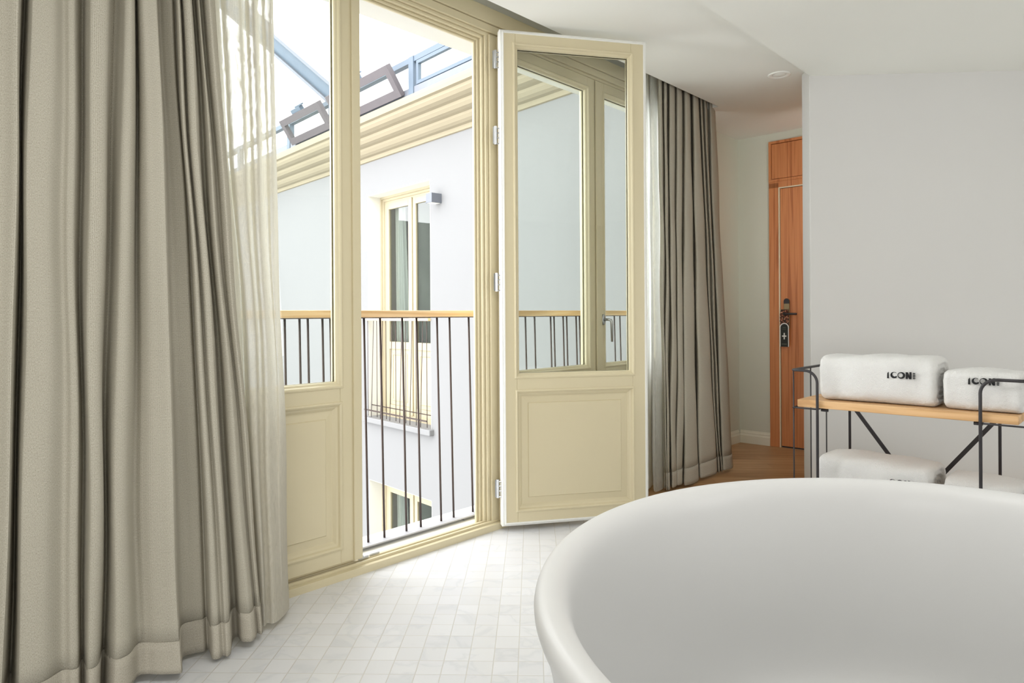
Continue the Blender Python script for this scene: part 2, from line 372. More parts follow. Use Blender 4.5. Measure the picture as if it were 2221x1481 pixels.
# window wall with one wide opening for the glazed doors
m = MB()
m.box(-6, .60, 2.44, 2.70, -4, 3.0)
m.box(.60, 4.24, 2.48, 2.70, 2.447, 3.0); m.box(.60, 4.24, 2.44, 2.48, 2.56, 3.0)
m.box(.60, 4.24, 2.44, 2.70, -4, -.03)
m.box(4.24, 5.42, 2.54, 2.70, -4, 3.0)
struct(m.build('wall_left', M['reveal'], frame=FW))
struct(MB().box(-6, 5.6, 2.70, 2.72, 3.0, 3.35).prism([(2.7, 2.95), (2.73, 2.99), (2.80, 3.03), (2.81, 3.08), (2.88, 3.12), (2.90, 3.18), (2.98, 3.22), (3.02, 3.3), (3.02, 3.36), (2.7, 3.36)], -6, 5.6).build('trim_1', M['cream_out'], frame=FW))
struct(MB().box(.62, 4.22, 2.466, 2.78, -.03, -.002).build('trim_2', M['reveal'], frame=FW, bevel=.003))   # white outer sill
struct(MB().box(4.245, 5.42, 2.525, 2.54, -.0, CH).build('wall_left', M['wall_back'], frame=FW))
# back wall, partition, walls outside the frame
struct(MB().box(-.02, .249, 0, .12, 0, CH).box(.249, 1.2, 0, .12, 2.405, CH).box(1.2, 3.9, 0, .12, 0, CH).box(.249, 1.2, .06, .12, 0, 2.41).build('wall_back', M['wall_back'], frame=FB))
struct(MB().box(0, 2.9, 0, .12, 0, 2.47).build('wall_partition', M['wall'], frame=FG, bevel=.004))
struct(MB().box(4.5, 4.62, -2.6, 3.9, 0, CH).build('wall_right', M['wall']))
struct(MB().box(-6.6, 4.62, -2.72, -2.6, 0, CH).build('wall_behind', M['wall']))
# skirting: profile boards
def skirt(fr, x0, x1, y, name):
    pr = [(y, 0), (y-.016, 0), (y-.016, .062), (y-.012, .070), (y-.010, .076), (y-.010, .084), (y-.005, .092), (y-.003, .100), (y, .102)]
    return struct(MB().prism(pr, x0, x1).build(name, M['skirting'], frame=fr))
skirt(FW, 4.25, 5.38, 2.525, 'baseboard_left'); skirt(FB, .0, .249, 0, 'baseboard_back')

# ------------------------------------------------------------------ glazed door frame
GL_Z0, GL_Z1 = .735, 2.335
fr = thing('door_1', None, None, FW, (2.4, 2.40, 0), kind='structure')
def lb(m, s0, s1, D0, D1, z0, z1): return m.box(s0-2.4, s1-2.4, D0-2.40, D1-2.40, z0, z1)
m = MB()
# stepped jambs: (s inner, s outer, room face D)
for a, b, D in ((2.346, 2.358, 2.452), (2.358, 2.372, 2.442), (2.372, 2.386, 2.425), (2.386, 2.404, 2.412), (2.404, 2.452, 2.400), (2.452, 2.500, 2.392)):
    lb(m, a, b, D, 2.466, .03, 2.43)
for a, b, D in ((.84, .856, 2.44), (.80, .84, 2.42), (.62, .80, 2.40)): lb(m, a, b, D, 2.466, .03, 2.43)
for a, b, D in ((4.088, 4.10, 2.44), (4.10, 4.13, 2.42), (4.13, 4.24, 2.40)): lb(m, a, b, D, 2.466, .03, 2.43)
m.build('jamb', M['cream'], fr, bevel=.003)
m = MB()
for z0, z1, D in ((2.388, 2.398, 2.452), (2.398, 2.410, 2.442), (2.410, 2.424, 2.425), (2.424, 2.440, 2.412), (2.440, 2.478, 2.400), (2.480, 2.556, 2.392)):
    lb(m, .62, 4.24, D, 2.466 if z1 < 2.45 else 2.50, z0, z1)
m.build('head', M['cream'], fr, bevel=.003)
m = MB()
for D0, D1, z in ((2.372, 2.398, .030), (2.398, 2.412, .040), (2.412, 2.422, .030), (2.422, 2.436, .042), (2.436, 2.446, .034), (2.446, 2.466, .032)):
    lb(m, .62, 4.24, D0, D1, -.02, z)
m.build('sill', M['cream'], fr, bevel=.002)
h = MB(); lb(h, 1.64, 1.69, 2.416, 2.424, .042, .052); lb(h, 1.645, 1.66, 2.408, 2.424, .052, .060); lb(h, 1.70, 1.75, 2.424, 2.432, .043, .05)
h.build('lock_keep', M['steel'], fr, bevel=.001)

# ------------------------------------------------------------------ door leaves
LH = 2.41
def leaf_parts(root, w, mir=False, dark=False, z_off=0):
    """leaf standing in x 0..w, faces at y -.03 (front) and +.03, bottom z 0"""
    gx0, gx1 = .077, w-.085
    if mir: gx0, gx1 = w-gx1, w-gx0
    m = MB(); e = .012
    m.box(e, gx0, -.03, .03, e, LH-e); m.box(gx1, w-e, -.03, .03, e, LH-e)
    for z0, z1 in ((e, .075), (.652, .728), (GL_Z1, LH-e)): m.box(gx0, gx1, -.03, .03, z0, z1)
    m.box(.002, .016, -.018, .018, .002, LH-.002); m.box(w-.016, w-.002, -.018, .018, .002, LH-.002)
    m.box(.016, w-.016, -.018, .018, .002, .016); m.box(.016, w-.016, -.018, .018, LH-.016, LH-.002)
    fr_ = m.build('leaf_frame', M['cream'], root, bevel=.0025)
    m = MB()
    for sg in (-1, 1):
        pr = [(-.014, sg*.0295), (-.012, sg*.034), (-.006, sg*.036), (-.001, sg*.033), (.003, sg*.026), (.010, sg*.021), (.013, sg*.016), (.013, sg*.006)]
        m.ring(gx0, gx1, .728, GL_Z1, pr)
        pr = [(-.010, sg*.0295), (-.008, sg*.034), (-.002, sg*.036), (.004, sg*.031), (.008, sg*.022), (.016, sg*.018), (.022, sg*.012), (.026, sg*.008)]
        m.ring(gx0, gx1, .075, .652, pr)
    m.build('moulding', M['cream'], root)
    m = MB().box(gx0, gx1, -.008, .008, .072, .655)
    for sg in (-1, 1):
        m.ring(gx0+.026, gx1-.026, .101, .626, [(0, sg*.0075), (.030, sg*.0105), (.034, sg*.0155), (.0341, sg*.0156)])
        m.box(gx0+.06, gx1-.06, sg*.006, sg*.0156, .135, .592)
    m.build('lower_panel', M['cream'], root)
    g = MB().box(gx0+.004, gx1-.004, -.004, .004, .732, GL_Z1-.004)
    g.build('glass_pane', M['glass'] if not dark else M['glass_green'], root)
    return fr_
def seal(root, w):
    m = MB()
    m.ring(0, w, 0, LH, [(0, -.020), (0, .020), (.006, .022), (.011, .0185), (.0115, -.0185), (.011, -.0185), (.006, -.023)], close=True)
    m.ring(0, w, 0, LH, [(.011, -.0185), (.011, -.0315), (.0185, -.0325), (.019, -.0300)])
    m.build('weather_seal', M['white_seal'], root)
# open leaf: hinged at s = 2.47, swung right round into the room
leafO = thing('balcony_door_leaf', 'open cream glazed door leaf with pale weather seal swung into the room beside the opening', 'door', frame(-.058, 3.372, math.radians(13)), (0, 0, .025))
leaf_parts(leafO, .762, dark=True); seal(leafO, .762)
m = MB()
for z, hh in ((1.78, .012), (.62, .012), (1.09, .07)): MB().box(.760, .765, -.005, .005, z-hh, z+hh).build('latch_plate', M['steel'], leafO)
# four hinges belong to the open leaf
for z in (2.27, 1.90, 1.185, .18):
    m = MB(); m.tube([(-.016, .0, z-.045), (-.016, .0, z+.045)], .0065, 10)
    m.box(-.030, -.016, -.002, .006, z-.042, z+.042)
    for dz in (-.04, -.012, .012, .034): m.tube([(-.018, 0, z+dz), (.010, -.004, z+dz)], .0028, 6)
    m.build('hinge', M['steel'], leafO, smooth=False)
# closed left leaf of the open pair
leafA = thing('balcony_door_leaf', 'closed cream glazed door leaf partly covered by the large left curtain', 'door', FW, (.855, 2.435, .045))
WA = 1.635-.855
def closed_leaf(root, w): leaf_parts(root, w)
leaf_parts(leafA, WA)
m = MB(); m.box(WA-.028, WA+.012, -.04, -.028, .01, LH-.02)
m.build('meeting_strip', M['cream'], leafA, bevel=.004)
m = MB()
for z, hh in ((1.48, .02), (.50, .10), (.36, .04), (.14, .02)): MB().box(WA+.011, WA+.015, -.012, .0, z-hh/2, z+hh/2).build('latch_plate', M['steel'], leafA)
# second pair, both closed
leafB = thing('balcony_door_leaf', 'closed cream glazed door leaf seen through the swung glass door, left of the lever handle', 'door', FW, (2.508, 2.435, .02))
leaf_parts(leafB, 3.285-2.508, mir=True)
leafC = thing('balcony_door_leaf', 'closed cream glazed door leaf with steel lever handle, reaching behind the far curtain', 'door', FW, (3.290, 2.435, .02))
leaf_parts(leafC, 4.088-3.290)
m = MB(); m.box(-.020, .030, -.043, -.0315, .01, LH-.02); m.build('meeting_strip', M['cream'], leafC, bevel=.004)
m = MB(); hz = 1.0
m.lathe([(0, 0), (.016, 0), (.017, .002), (.017, .008), (.015, .010), (0, .010)], 20)
for k in range(len(m.v)):
    x, y, z = m.v[k]; m.v[k] = (x*.9+.052, -.030-z, y*1.9+hz)
m.tube([(.052, -.036, hz), (.052, -.075, hz), (.055, -.086, hz-.004), (.060, -.088, hz-.016), (.062, -.088, hz-.13)], [.008, .008, .0085, .009, .0065], 12)
m.build('lever_handle', M['steel'], leafC, smooth=True)

# ------------------------------------------------------------------ balcony railing
rl = thing('balcony_railing', 'low balcony railing with oak handrail and thin dark vertical rods outside the doors', 'railing', FW, (2.4, 2.64, -.012))
def R_(s): return s-2.4
RZ = 1.05+.021
MB().box(R_(.63), R_(4.21), -.012, .052, RZ-.016, RZ+.016).build('handrail', M['rail_wood'], rl, bevel=.004)
MB().box(R_(.63), R_(4.21), .0, .040, RZ-.0205, RZ-.0162).build('rail_underplate', M['brown_steel'], rl)
MB().box(R_(.63), R_(4.21), -.040, .040, .024, .030).build('bottom_plate', M['pale_metal'], rl)
for s in (.66, 2.44, 4.18):
    MB().box(R_(s)-.03, R_(s)+.03, -.03, .03, .0, .024).build('foot_block', M['facade'], rl)
bars = [.76, .80, .87, .94, 1.0, 1.07, 1.14, 1.20, 1.265, 1.33, 1.385, 1.452, 1.52, 1.559, 1.63, 1.669, 1.72, 1.845, 1.935, 2.064, 2.152, 2.283, 2.367, 2.502,
        2.60, 2.72, 2.81, 2.948, 3.028, 3.173, 3.205, 3.292, 3.326, 3.42, 3.455, 3.60, 3.72, 3.834, 3.899, 4.0, 4.09]
for s in bars:
    MB().tube([(R_(s), .002, .030), (R_(s)+.0, .026, RZ-.02)], .0052, 8).build('rod', M['dark_wire'], rl, smooth=True)

# ------------------------------------------------------------------ curtains
def catmull(P, per):
    out = []
    n = len(P)
    for i in range(n-1):
        p0 = P[max(i-1, 0)]; p1 = P[i]; p2 = P[i+1]; p3 = P[min(i+2, n-1)]
        for k in range(per):
            t = k/per; t2 = t*t; t3 = t2*t
            out.append(tuple(.5*((2*b)+(-a+c)*t+(2*a-5*b+4*c-d)*t2+(-a+3*b-3*c+d)*t3) for a, b, c, d in zip(p0, p1, p2, p3)))
    out.append(P[-1]); return out
def curtain(root, ctrl, ytop, ybot, ztop_ref, zbot_ref, z_hi, z_lo, mat, hem_mat, hem_h=.10, per=7, rows=46, seed=1, flare=1.0, part='drape', thick=.0016, z_lo_wave=.012, soft=1.0):
    rnd = random.Random(seed)
    ctrl = [(c[0], c[1], 2.25+(c[2]-2.25)*soft, 2.10+(c[3]-2.10)*soft) for c in ctrl]
    T = catmull([(on_wall(c[0], ytop, c[2])[0], c[2]) for c in ctrl], per)
    B = catmull([(on_wall(c[1], ybot, c[3])[0], c[3]) for c in ctrl], per)
    inv = root.matrix_world.inverted()
    ph = [rnd.uniform(0, 6.28) for _ in range(8)]
    n = len(T)
    arc = [0.0]
    for i in range(1, n): arc.append(arc[-1] + math.hypot(B[i][0]-B[i-1][0], B[i][1]-B[i-1][1]))
    def P(i, z):
        t = (z-zbot_ref)/(ztop_ref-zbot_ref)
        w = t if flare == 1.0 else (t**flare if t > 0 else t)
        s = B[i][0]*(1-w)+T[i][0]*w; D = B[i][1]*(1-w)+T[i][1]*w
        u = arc[i]
        a = .004*math.sin(z*3.1+ph[0]+u*5)+.003*math.sin(z*7+ph[1]+u*11)+.002*math.sin(z*1.3+u*23+ph[2])
        e = max(0, min(1, (z_hi-z)/1.0))
        s += a*e*.8; D += .7*(.004*math.sin(z*4+ph[3]+u*9)+.003*math.sin(z*9+ph[4]+u*17))*e
        return s, D
    def sheet(z0, z1, rws, off, name, mt, par):
        mb = MB(); mb.uv = []
        for r in range(rws+1):
            for i in range(n):
                zz = z0 + (z1-z0)*r/rws
                if r == 0 and z0 < .05: zz += z_lo_wave*(.5+.5*math.sin(arc[i]*9+ph[5]))
                s, D = P(i, zz); v = FW @ Vector((s, D-off, zz)); v = inv @ v
                mb.v.append(tuple(v)); mb.uv.append((arc[i], zz))
        for r in range(rws):
            for i in range(n-1):
                a = r*n+i; mb.f.append((a, a+1, a+1+n, a+n))
        return mb.build(name, mt, par, smooth=True, solid=thick)
    sheet(z_lo if not hem_mat else z_lo+hem_h-.006, z_hi, rows, 0, part, mat, root)
    if hem_mat: sheet(z_lo, z_lo+hem_h, 4, .0022, 'hem', hem_mat, root)

left_ctrl = [(-260,-420,2.26,2.12),(-215,-350,2.34,2.24),(-180,-300,2.26,2.10),(-130,-220,2.26,2.10),(-105,-180,2.36,2.24),(-80,-140,2.25,2.10),(-30,-75,2.25,2.10),
 (8,-28,2.28,2.13),(40,2,2.26,2.10),(50,6,2.27,2.12),(59,18,2.37,2.26),(70,32,2.27,2.13),(80,45,2.25,2.10),(118,92,2.25,2.10),(138,130,2.285,2.14),(152,150,2.27,2.12),(164,166,2.27,2.12),
 (170,170,2.30,2.15),(181,176,2.35,2.18),(192,184,2.28,2.14),(200,192,2.245,2.08),(232,212,2.25,2.09),(240,217,2.30,2.19),(251,221,2.33,2.20),(264,228,2.30,2.15),(272,245,2.25,2.09),
 (288,276,2.25,2.10),(293,296,2.37,2.16),(297,315,2.30,2.15),(306,335,2.26,2.12),(320,360,2.25,2.09),(336,385,2.245,2.065),(341,394,2.26,2.075),(344,402,2.36,2.19),
 (356,425,2.35,2.20),(372,446,2.33,2.19),(379,455,2.36,2.20),(382,462,2.28,2.11),(388,476,2.27,2.09),(392,486,2.33,2.10),(396,494,2.27,2.08),(406,501,2.25,2.085),(413,503,2.26,2.10),
 (416,506,2.33,2.19),(422,514,2.34,2.20),(428,522,2.28,2.14),(432,540,2.265,2.11),(435,550,2.33,2.12),(440,555,2.33,2.16),(446,560,2.28,2.15),(456,566,2.26,2.14),(466,569,2.30,2.17)]
cl = thing('curtain', 'large beige linen curtain gathered in deep folds at the left of the room', 'curtain', FW, (.8, 2.2, 0))
curtain(cl, left_ctrl, 0, 1400, 2.10, .02, 2.62, .012, M['curtain'], M['hem'], .10, per=8, seed=3, soft=.76)
sheer_ctrl = [(440,530,2.345,2.24),(455,545,2.30,2.20),(468,556,2.345,2.24),(476,562,2.35,2.25),(486,567,2.30,2.19),(500,572,2.29,2.17),(515,577,2.30,2.165),(521,580,2.345,2.18),(530,586,2.35,2.175),(536,592,2.30,2.165),
 (545,598,2.295,2.165),(556,605,2.35,2.175),(566,611,2.35,2.19),(572,615,2.31,2.20),(580,620,2.30,2.22),(588,624,2.32,2.24),(592,626,2.345,2.27)]
cs = thing('sheer_curtain', 'translucent pale voile strip hanging at the window side of the large left curtain', 'curtain', FW, (1.1, 2.25, 0))
curtain(cs, sheer_ctrl, 0, 1350, 2.25, .02, 2.62, .014, M['sheer'], M['sheer'], .085, per=8, seed=5, part='voile', thick=0)
right_ctrl = [(1426,1440,2.32,2.22),(1429,1443,2.27,2.20),(1433,1445,2.25,2.16),(1438,1447,2.33,2.22),(1441,1448,2.26,2.16),(1445,1452,2.26,2.16),(1449,1454,2.34,2.24),
 (1453,1457,2.25,2.14),(1460,1466,2.25,2.14),(1465,1468,2.31,2.19),(1469,1470,2.25,2.14),(1476,1480,2.25,2.14),(1481,1482,2.33,2.22),(1486,1485,2.25,2.12),(1494,1511,2.25,2.12),(1499,1515,2.36,2.25),
 (1504,1520,2.25,2.11),(1513,1551,2.25,2.11),(1517,1554,2.33,2.18),(1521,1558,2.25,2.14),(1525,1561,2.31,2.18),(1530,1565,2.25,2.12),(1535,1567,2.33,2.20),(1540,1570,2.26,2.10),(1547,1586,2.26,2.07),(1551,1589,2.30,2.12)]
cr = thing('curtain', 'beige linen curtain hanging from the ceiling recess beyond the open door leaf', 'curtain', FW, (3.95, 2.2, 0))
curtain(cr, right_ctrl, 200, 1035, 2.44, .02, 2.62, .012, M['curtain'], M['hem'], .10, per=8, seed=11, flare=.9, soft=.5)
sh2 = [(1396,1398,2.35,2.25),(1401,1404,2.31,2.20),(1405,1409,2.31,2.21),(1408,1415,2.35,2.25),(1411,1419,2.30,2.17),(1417,1426,2.29,2.15),(1423,1437,2.30,2.16),(1427,1441,2.33,2.20),(1432,1444,2.35,2.25)]
cs2 = thing('sheer_curtain', 'bright white voile strip between the open door leaf and the far beige curtain', 'curtain', FW, (3.6, 2.3, 0))
curtain(cs2, sh2, 200, 1035, 2.44, .02, 2.62, .014, M['sheer_white'], M['sheer_white'], .09, per=8, seed=13, part='voile', thick=0)
# tracks hidden in the recess carry them
for s0, s1, lab in ((-.5, 1.45, 'white curtain track in the ceiling recess above the large left curtain'), (3.45, 4.42, 'white curtain track in the ceiling recess above the far curtain')):
    t = MB().box(s0, s1, 2.26, 2.34, 2.625, 2.66).build('curtain_track', M['sash_white'], frame=FW)
    tag(t, lab, 'curtain track')
wand = MB().tube([tuple(x) for x in [(4.35, 2.26, 1.80), (4.428, 2.262, 1.700), (4.470, 2.262, 1.640), (4.486, 2.262, 1.592), (4.489, 2.262, 1.30), (4.492, 2.262, .99), (4.495, 2.262, .80)]], .0035, 8).build('curtain_wand', M['black'], frame=FW, smooth=True)
tag(wand, 'thin black bent wand hanging at the far edge of the far curtain', 'curtain wand')

# ------------------------------------------------------------------ entrance door
d2 = thing('door_2', None, None, FB, (.249, 0, 0), kind='structure')
m = MB(); m.box(0, .078, -.012, .05, 0, 2.075); m.box(.93, 1.0, -.012, .05, 0, 2.075); m.box(0, 1.0, -.012, .05, 2.035, 2.085)
m.build('casing', M['door_wood'], d2, bevel=.002)
m = MB(); m.box(.0, 1.0, -.014, .04, 2.085, 2.105); m.box(0, 1.0, -.014, .04, 2.385, 2.405); m.box(0, .02, -.014, .04, 2.105, 2.385); m.box(.98, 1.0, -.014, .04, 2.105, 2.385)
m.build('transom_frame', M['door_wood'], d2, bevel=.0015)
MB().box(.023, .977, -.008, .03, 2.109, 2.381).build('transom_panel', M['door_wood'], d2, bevel=.001)
m = MB(); m.box(.078, .086, -.015, .03, 0, 2.037); m.box(.922, .93, -.015, .03, 0, 2.037); m.box(.078, .93, -.015, .03, 2.029, 2.037)
m.build('inlay_strip', M['inlay'], d2)
MB().box(.0885, .9195, -.003, .04, .012, 2.026).build('door_panel', M['door_wood'], d2, bevel=.001)
MB().box(.087, .921, .006, .045, .001, .012).build('door_gap', M['black'], d2)
# handle plate (rounded top) and lever
def arch(cx, w, z0, z1, n=12):
    r = w/2; p = [(cx-r, z0), (cx+r, z0)]
    for k in range(n+1):
        a = PI*k/n; p.append((cx+r*math.cos(a), z1-r+r*math.sin(a)))
    return p
HX = .137
MB().prism(arch(HX, .044, .93, 1.165), -.016, -.003, 'y').build('handle_plate', M['brass'], d2, bevel=.002)
MB().prism(arch(HX, .043, 1.125, 1.166), -.0175, -.012, 'y').build('card_reader', M['black'], d2, bevel=.001)
MB().tube([(HX-.005, -.014, 1.045), (HX-.005, -.055, 1.045), (HX+.006, -.062, 1.045), (HX+.095, -.062, 1.045)], [.012, .012, .0095, .008], 12).build('lever_handle', M['black'], d2, smooth=True)
tg = thing('door_hanger_sign', 'floral and black door hanger with a white cross hanging on the door lever', 'sign', FB, (.249+HX-.012, -.030, .79))
TW = .070
pts = [(-TW/2, 0), (TW/2, 0), (TW/2, .30), (.012, .30), (.012, .285), (.020, .27), (.020, .245), (0, .232), (-.020, .245), (-.020, .27), (-.012, .285), (-.012, .30), (-TW/2, .30)]
MB().prism([(-TW/2, .165), (TW/2, .165), (TW/2, .25), (TW/2-.010, .29), (-TW/2+.010, .29), (-TW/2, .25)], -.001, .001, 'y').build('printed_card', M['floral'], tg)
MB().prism(arch(0, TW, 0, .185), -.0018, .0008, 'y').build('arch_border', M['sash_white'], tg)
MB().prism(arch(0, TW-.012, .0, .178), -.0030, -.0016, 'y').build('arch_panel', simple('black_green_card', lin(40, 44, 38), .6, noise=.1), tg)
m = MB(); m.box(-.0042, .0042, -.0042, -.0028, .058, .108); m.box(-.017, .017, -.0042, -.0028, .078, .088); m.build('white_cross', M['sash_white'], tg)
FP = simple('faded_print', lin(120, 126, 112), .6, noise=.1)
for q in [(-.018+k*.0095, -.0115+k*.0095, .018, .024) for k in range(4)]+[(-.012, .012, .148, .150), (-.014, .014, .136, .1375)]:
    MB().box(q[0], q[1], -.0038, -.0028, q[2], q[3]).build('printed_mark', FP, tg)

# ceiling fittings
def ring_light(x, y, r, lab):
    o = thing('ceiling_speaker', lab, 'ceiling fitting', Matrix(), (x, y, CH))
    MB().lathe([(r, 0), (r, -.004), (r-.008, -.007), (r*.62, -.003), (r*.60, -.001)], 36).build('rim', M['sash_white'], o, smooth=True)
    MB().lathe([(0, -.004), (r*.5, -.004), (r*.56, -.002), (r*.58, .0)], 36).build('grille', M['ceil'], o, smooth=True)
ring_light(1.599, 4.116, .065, 'round white ceiling fitting near the edge of the lowered ceiling')
o = MB().lathe([(0, -.016), (.028, -.016), (.04, -.008), (.042, 0)], 24).build('smoke_detector', M['sash_white']); o.location = (2.125, 4.93, CH)
tag(o, 'small white ceiling detector half hidden by the grey wall corner', 'detector')

# ------------------------------------------------------------------ bathtub
tb = thing('bathtub', 'large freestanding oval bathtub in matte white with a rounded rim', 'bathtub', Matrix(), (.762, 1.196, 0), math.atan2(-.822, -.569))
A_, B_ = .782, .704
prof = [(.24, .0), (.20, .003), (.165, .02), (.120, .06), (.085, .13), (.066, .22), (.050, .34), (.034, .45), (.020, .52), (.007, .548), (.0, .563), (.0015, .575), (.006, .584), (.014, .589), (.024, .5905), (.036, .5885),
        (.046, .584), (.055, .575), (.062, .560), (.067, .538), (.071, .50), (.079, .42), (.089, .32), (.099, .22), (.110, .13), (.125, .088), (.155, .064), (.22, .056), (.60, .054)]
m = MB(); n = 160
for o_, z in prof:
    for j in range(n):
        a = 2*PI*j/n; k = max(.02, 1)
        m.v.append(((A_-o_)*math.cos(a), (B_-o_)*math.sin(a), z))
for k in range(len(prof)-1):
    for j in range(n):
        a = k*n+j; b = k*n+(j+1) % n; m.f.append((a, b, b+n, a+n))
m.f.append(tuple(range(n))); m.f.append(tuple((len(prof)-1)*n+j for j in range(n))[::-1])
o = m.build('shell', M['tub'], tb, smooth=True); o.modifiers.new('sub', 'SUBSURF').render_levels = 1
o = MB().lathe([(0, .002), (.030, .002), (.034, .0), (.034, -.004)], 28).build('drain_cover', M['steel'], tb, smooth=True); o.location = (.0, .0, .057)

# ------------------------------------------------------------------ towel rack
rk = thing('towel_rack', 'black steel towel rack with pine shelves standing in front of the grey wall', 'rack', FR, (0, 0, 0))
RX, RY, RT = .613, .44, .79
def arc_pts(c, r, a0, a1, ux, uy, n=6):
    return [tuple(Vector(c)+Vector(ux)*r*math.cos(a0+(a1-a0)*k/n)+Vector(uy)*r*math.sin(a0+(a1-a0)*k/n)) for k in range(n+1)]
def side(x0, sgn):
    xo = x0 + sgn*.112 if sgn < 0 else x0 + .145
    r = .055
    p = [(x0, 0, .0)]
    p += arc_pts((x0+sgn*r, 0, RT-r), r, 0, PI/2, (-sgn, 0, 0), (0, 0, 1), 8)
    p += arc_pts((xo-sgn*.02, .02, RT), .02, 0, PI/2, (0, -1, 0), (sgn, 0, 0), 4)
    p += arc_pts((xo-sgn*.02, RY-.02, RT), .02, 0, PI/2, (sgn, 0, 0), (0, 1, 0), 4)
    p += arc_pts((x0+sgn*r, RY, RT-r), r, PI/2, 0, (-sgn, 0, 0), (0, 0, 1), 8)
    p += [(x0, RY, 0)]
    MB().tube(p, .0062, 12).build('side_tube', M['black'], rk, smooth=True)
    for y in (.008, RY/2, RY-.008):
        MB().tube([(xo-sgn*.004, y, 0.03), (xo-sgn*.004, y, RT)], .0032, 8).build('thin_rod', M['black'], rk, smooth=True)
    for z in (.6185, .166):
        m = MB()
        for y in (0, RY): m.tube([(x0, y, z), (xo-sgn*.004, y, z)], .0036, 8)
        m.tube([(xo-sgn*.004, 0, z), (xo-sgn*.004, RY, z)], .0036, 8); m.tube([(x0, 0, z), (x0, RY, z)], .0036, 8)
        m.build('shelf_bearer', M['black'], rk, smooth=True)
    for y in (.05, RY-.05): MB().tube([(x0, y, .611), (x0+sgn*-.03, y, .611)], .007, 8).build('fixing_bolt', M['black'], rk, smooth=True)
side(0, -1); side(RX, 1)
for z, nm in ((.622, 'upper'), (.170, 'lower')):
    MB().box(-.094, .733, .012, RY-.012, z, z+.034).build('shelf_board', M['shelf_wood'], rk, bevel=.004)
def brace(p, q):
    d = Vector((q[0]-p[0], 0, q[1]-p[1])).normalized(); nrm = Vector((-d.z, 0, d.x))*.009
    m = MB(); P_ = Vector((p[0], RY-.004, p[1])); Q_ = Vector((q[0], RY-.004, q[1])); t = Vector((0, .005, 0))
    m.hexa([P_-nrm, Q_-nrm, Q_-nrm+t, P_-nrm+t, P_+nrm, Q_+nrm, Q_+nrm+t, P_+nrm+t])
    m.build('brace', M['black'], rk)
brace((.012, .596), (.305, .196)); brace((.601, .582), (.309, .196))

# ------------------------------------------------------------------ rolled towels
def logo(root, x, z, w, y, part='embroidered_letters'):
    h = w*.27; m = MB(); t = (-y-.0005, -y+.004)
    T0, T1 = y-.0016, y+.004
    def P(pts): m.prism([(x+a*w, z+b*h) for a, b in pts], T0, T1, 'y')
    P([(0.0, 0), (.065, 0), (.055, .95), (.01, .75)])
    def crescent(cx, cz, R, r, ox, oz, a0, a1, n=16):
        asp = w/h
        for k in range(n):
            b0 = a0+(a1-a0)*k/n; b1 = a0+(a1-a0)*(k+1)/n
            P([(cx+R*math.cos(b0), cz+R*asp*math.sin(b0)), (cx+R*math.cos(b1), cz+R*asp*math.sin(b1)),
               (cx+ox+r*math.cos(b1), cz+oz*asp+r*asp*math.sin(b1)), (cx+ox+r*math.cos(b0), cz+oz*asp+r*asp*math.sin(b0))])
    crescent(.245, .50, .125, .082, .018, .028, math.radians(50), math.radians(325))
    crescent(.50, .50, .130, .088, -.026, .006, 0, 2*PI, 24)
    P([(.66, .02), (.72, .02), (.72, .98), (.66, .98)]); P([(.66, .98), (.72, .98), (.84, .02), (.78, .02)]); P([(.79, .02), (.85, .02), (.85, 1.02), (.79, 1.02)])
    for k in range(4): P([(.90, .08+k*.24), (.97, .08+k*.24), (.985, .20+k*.24), (.91, .22+k*.24)])
    m.build(part, M['logo'], root)
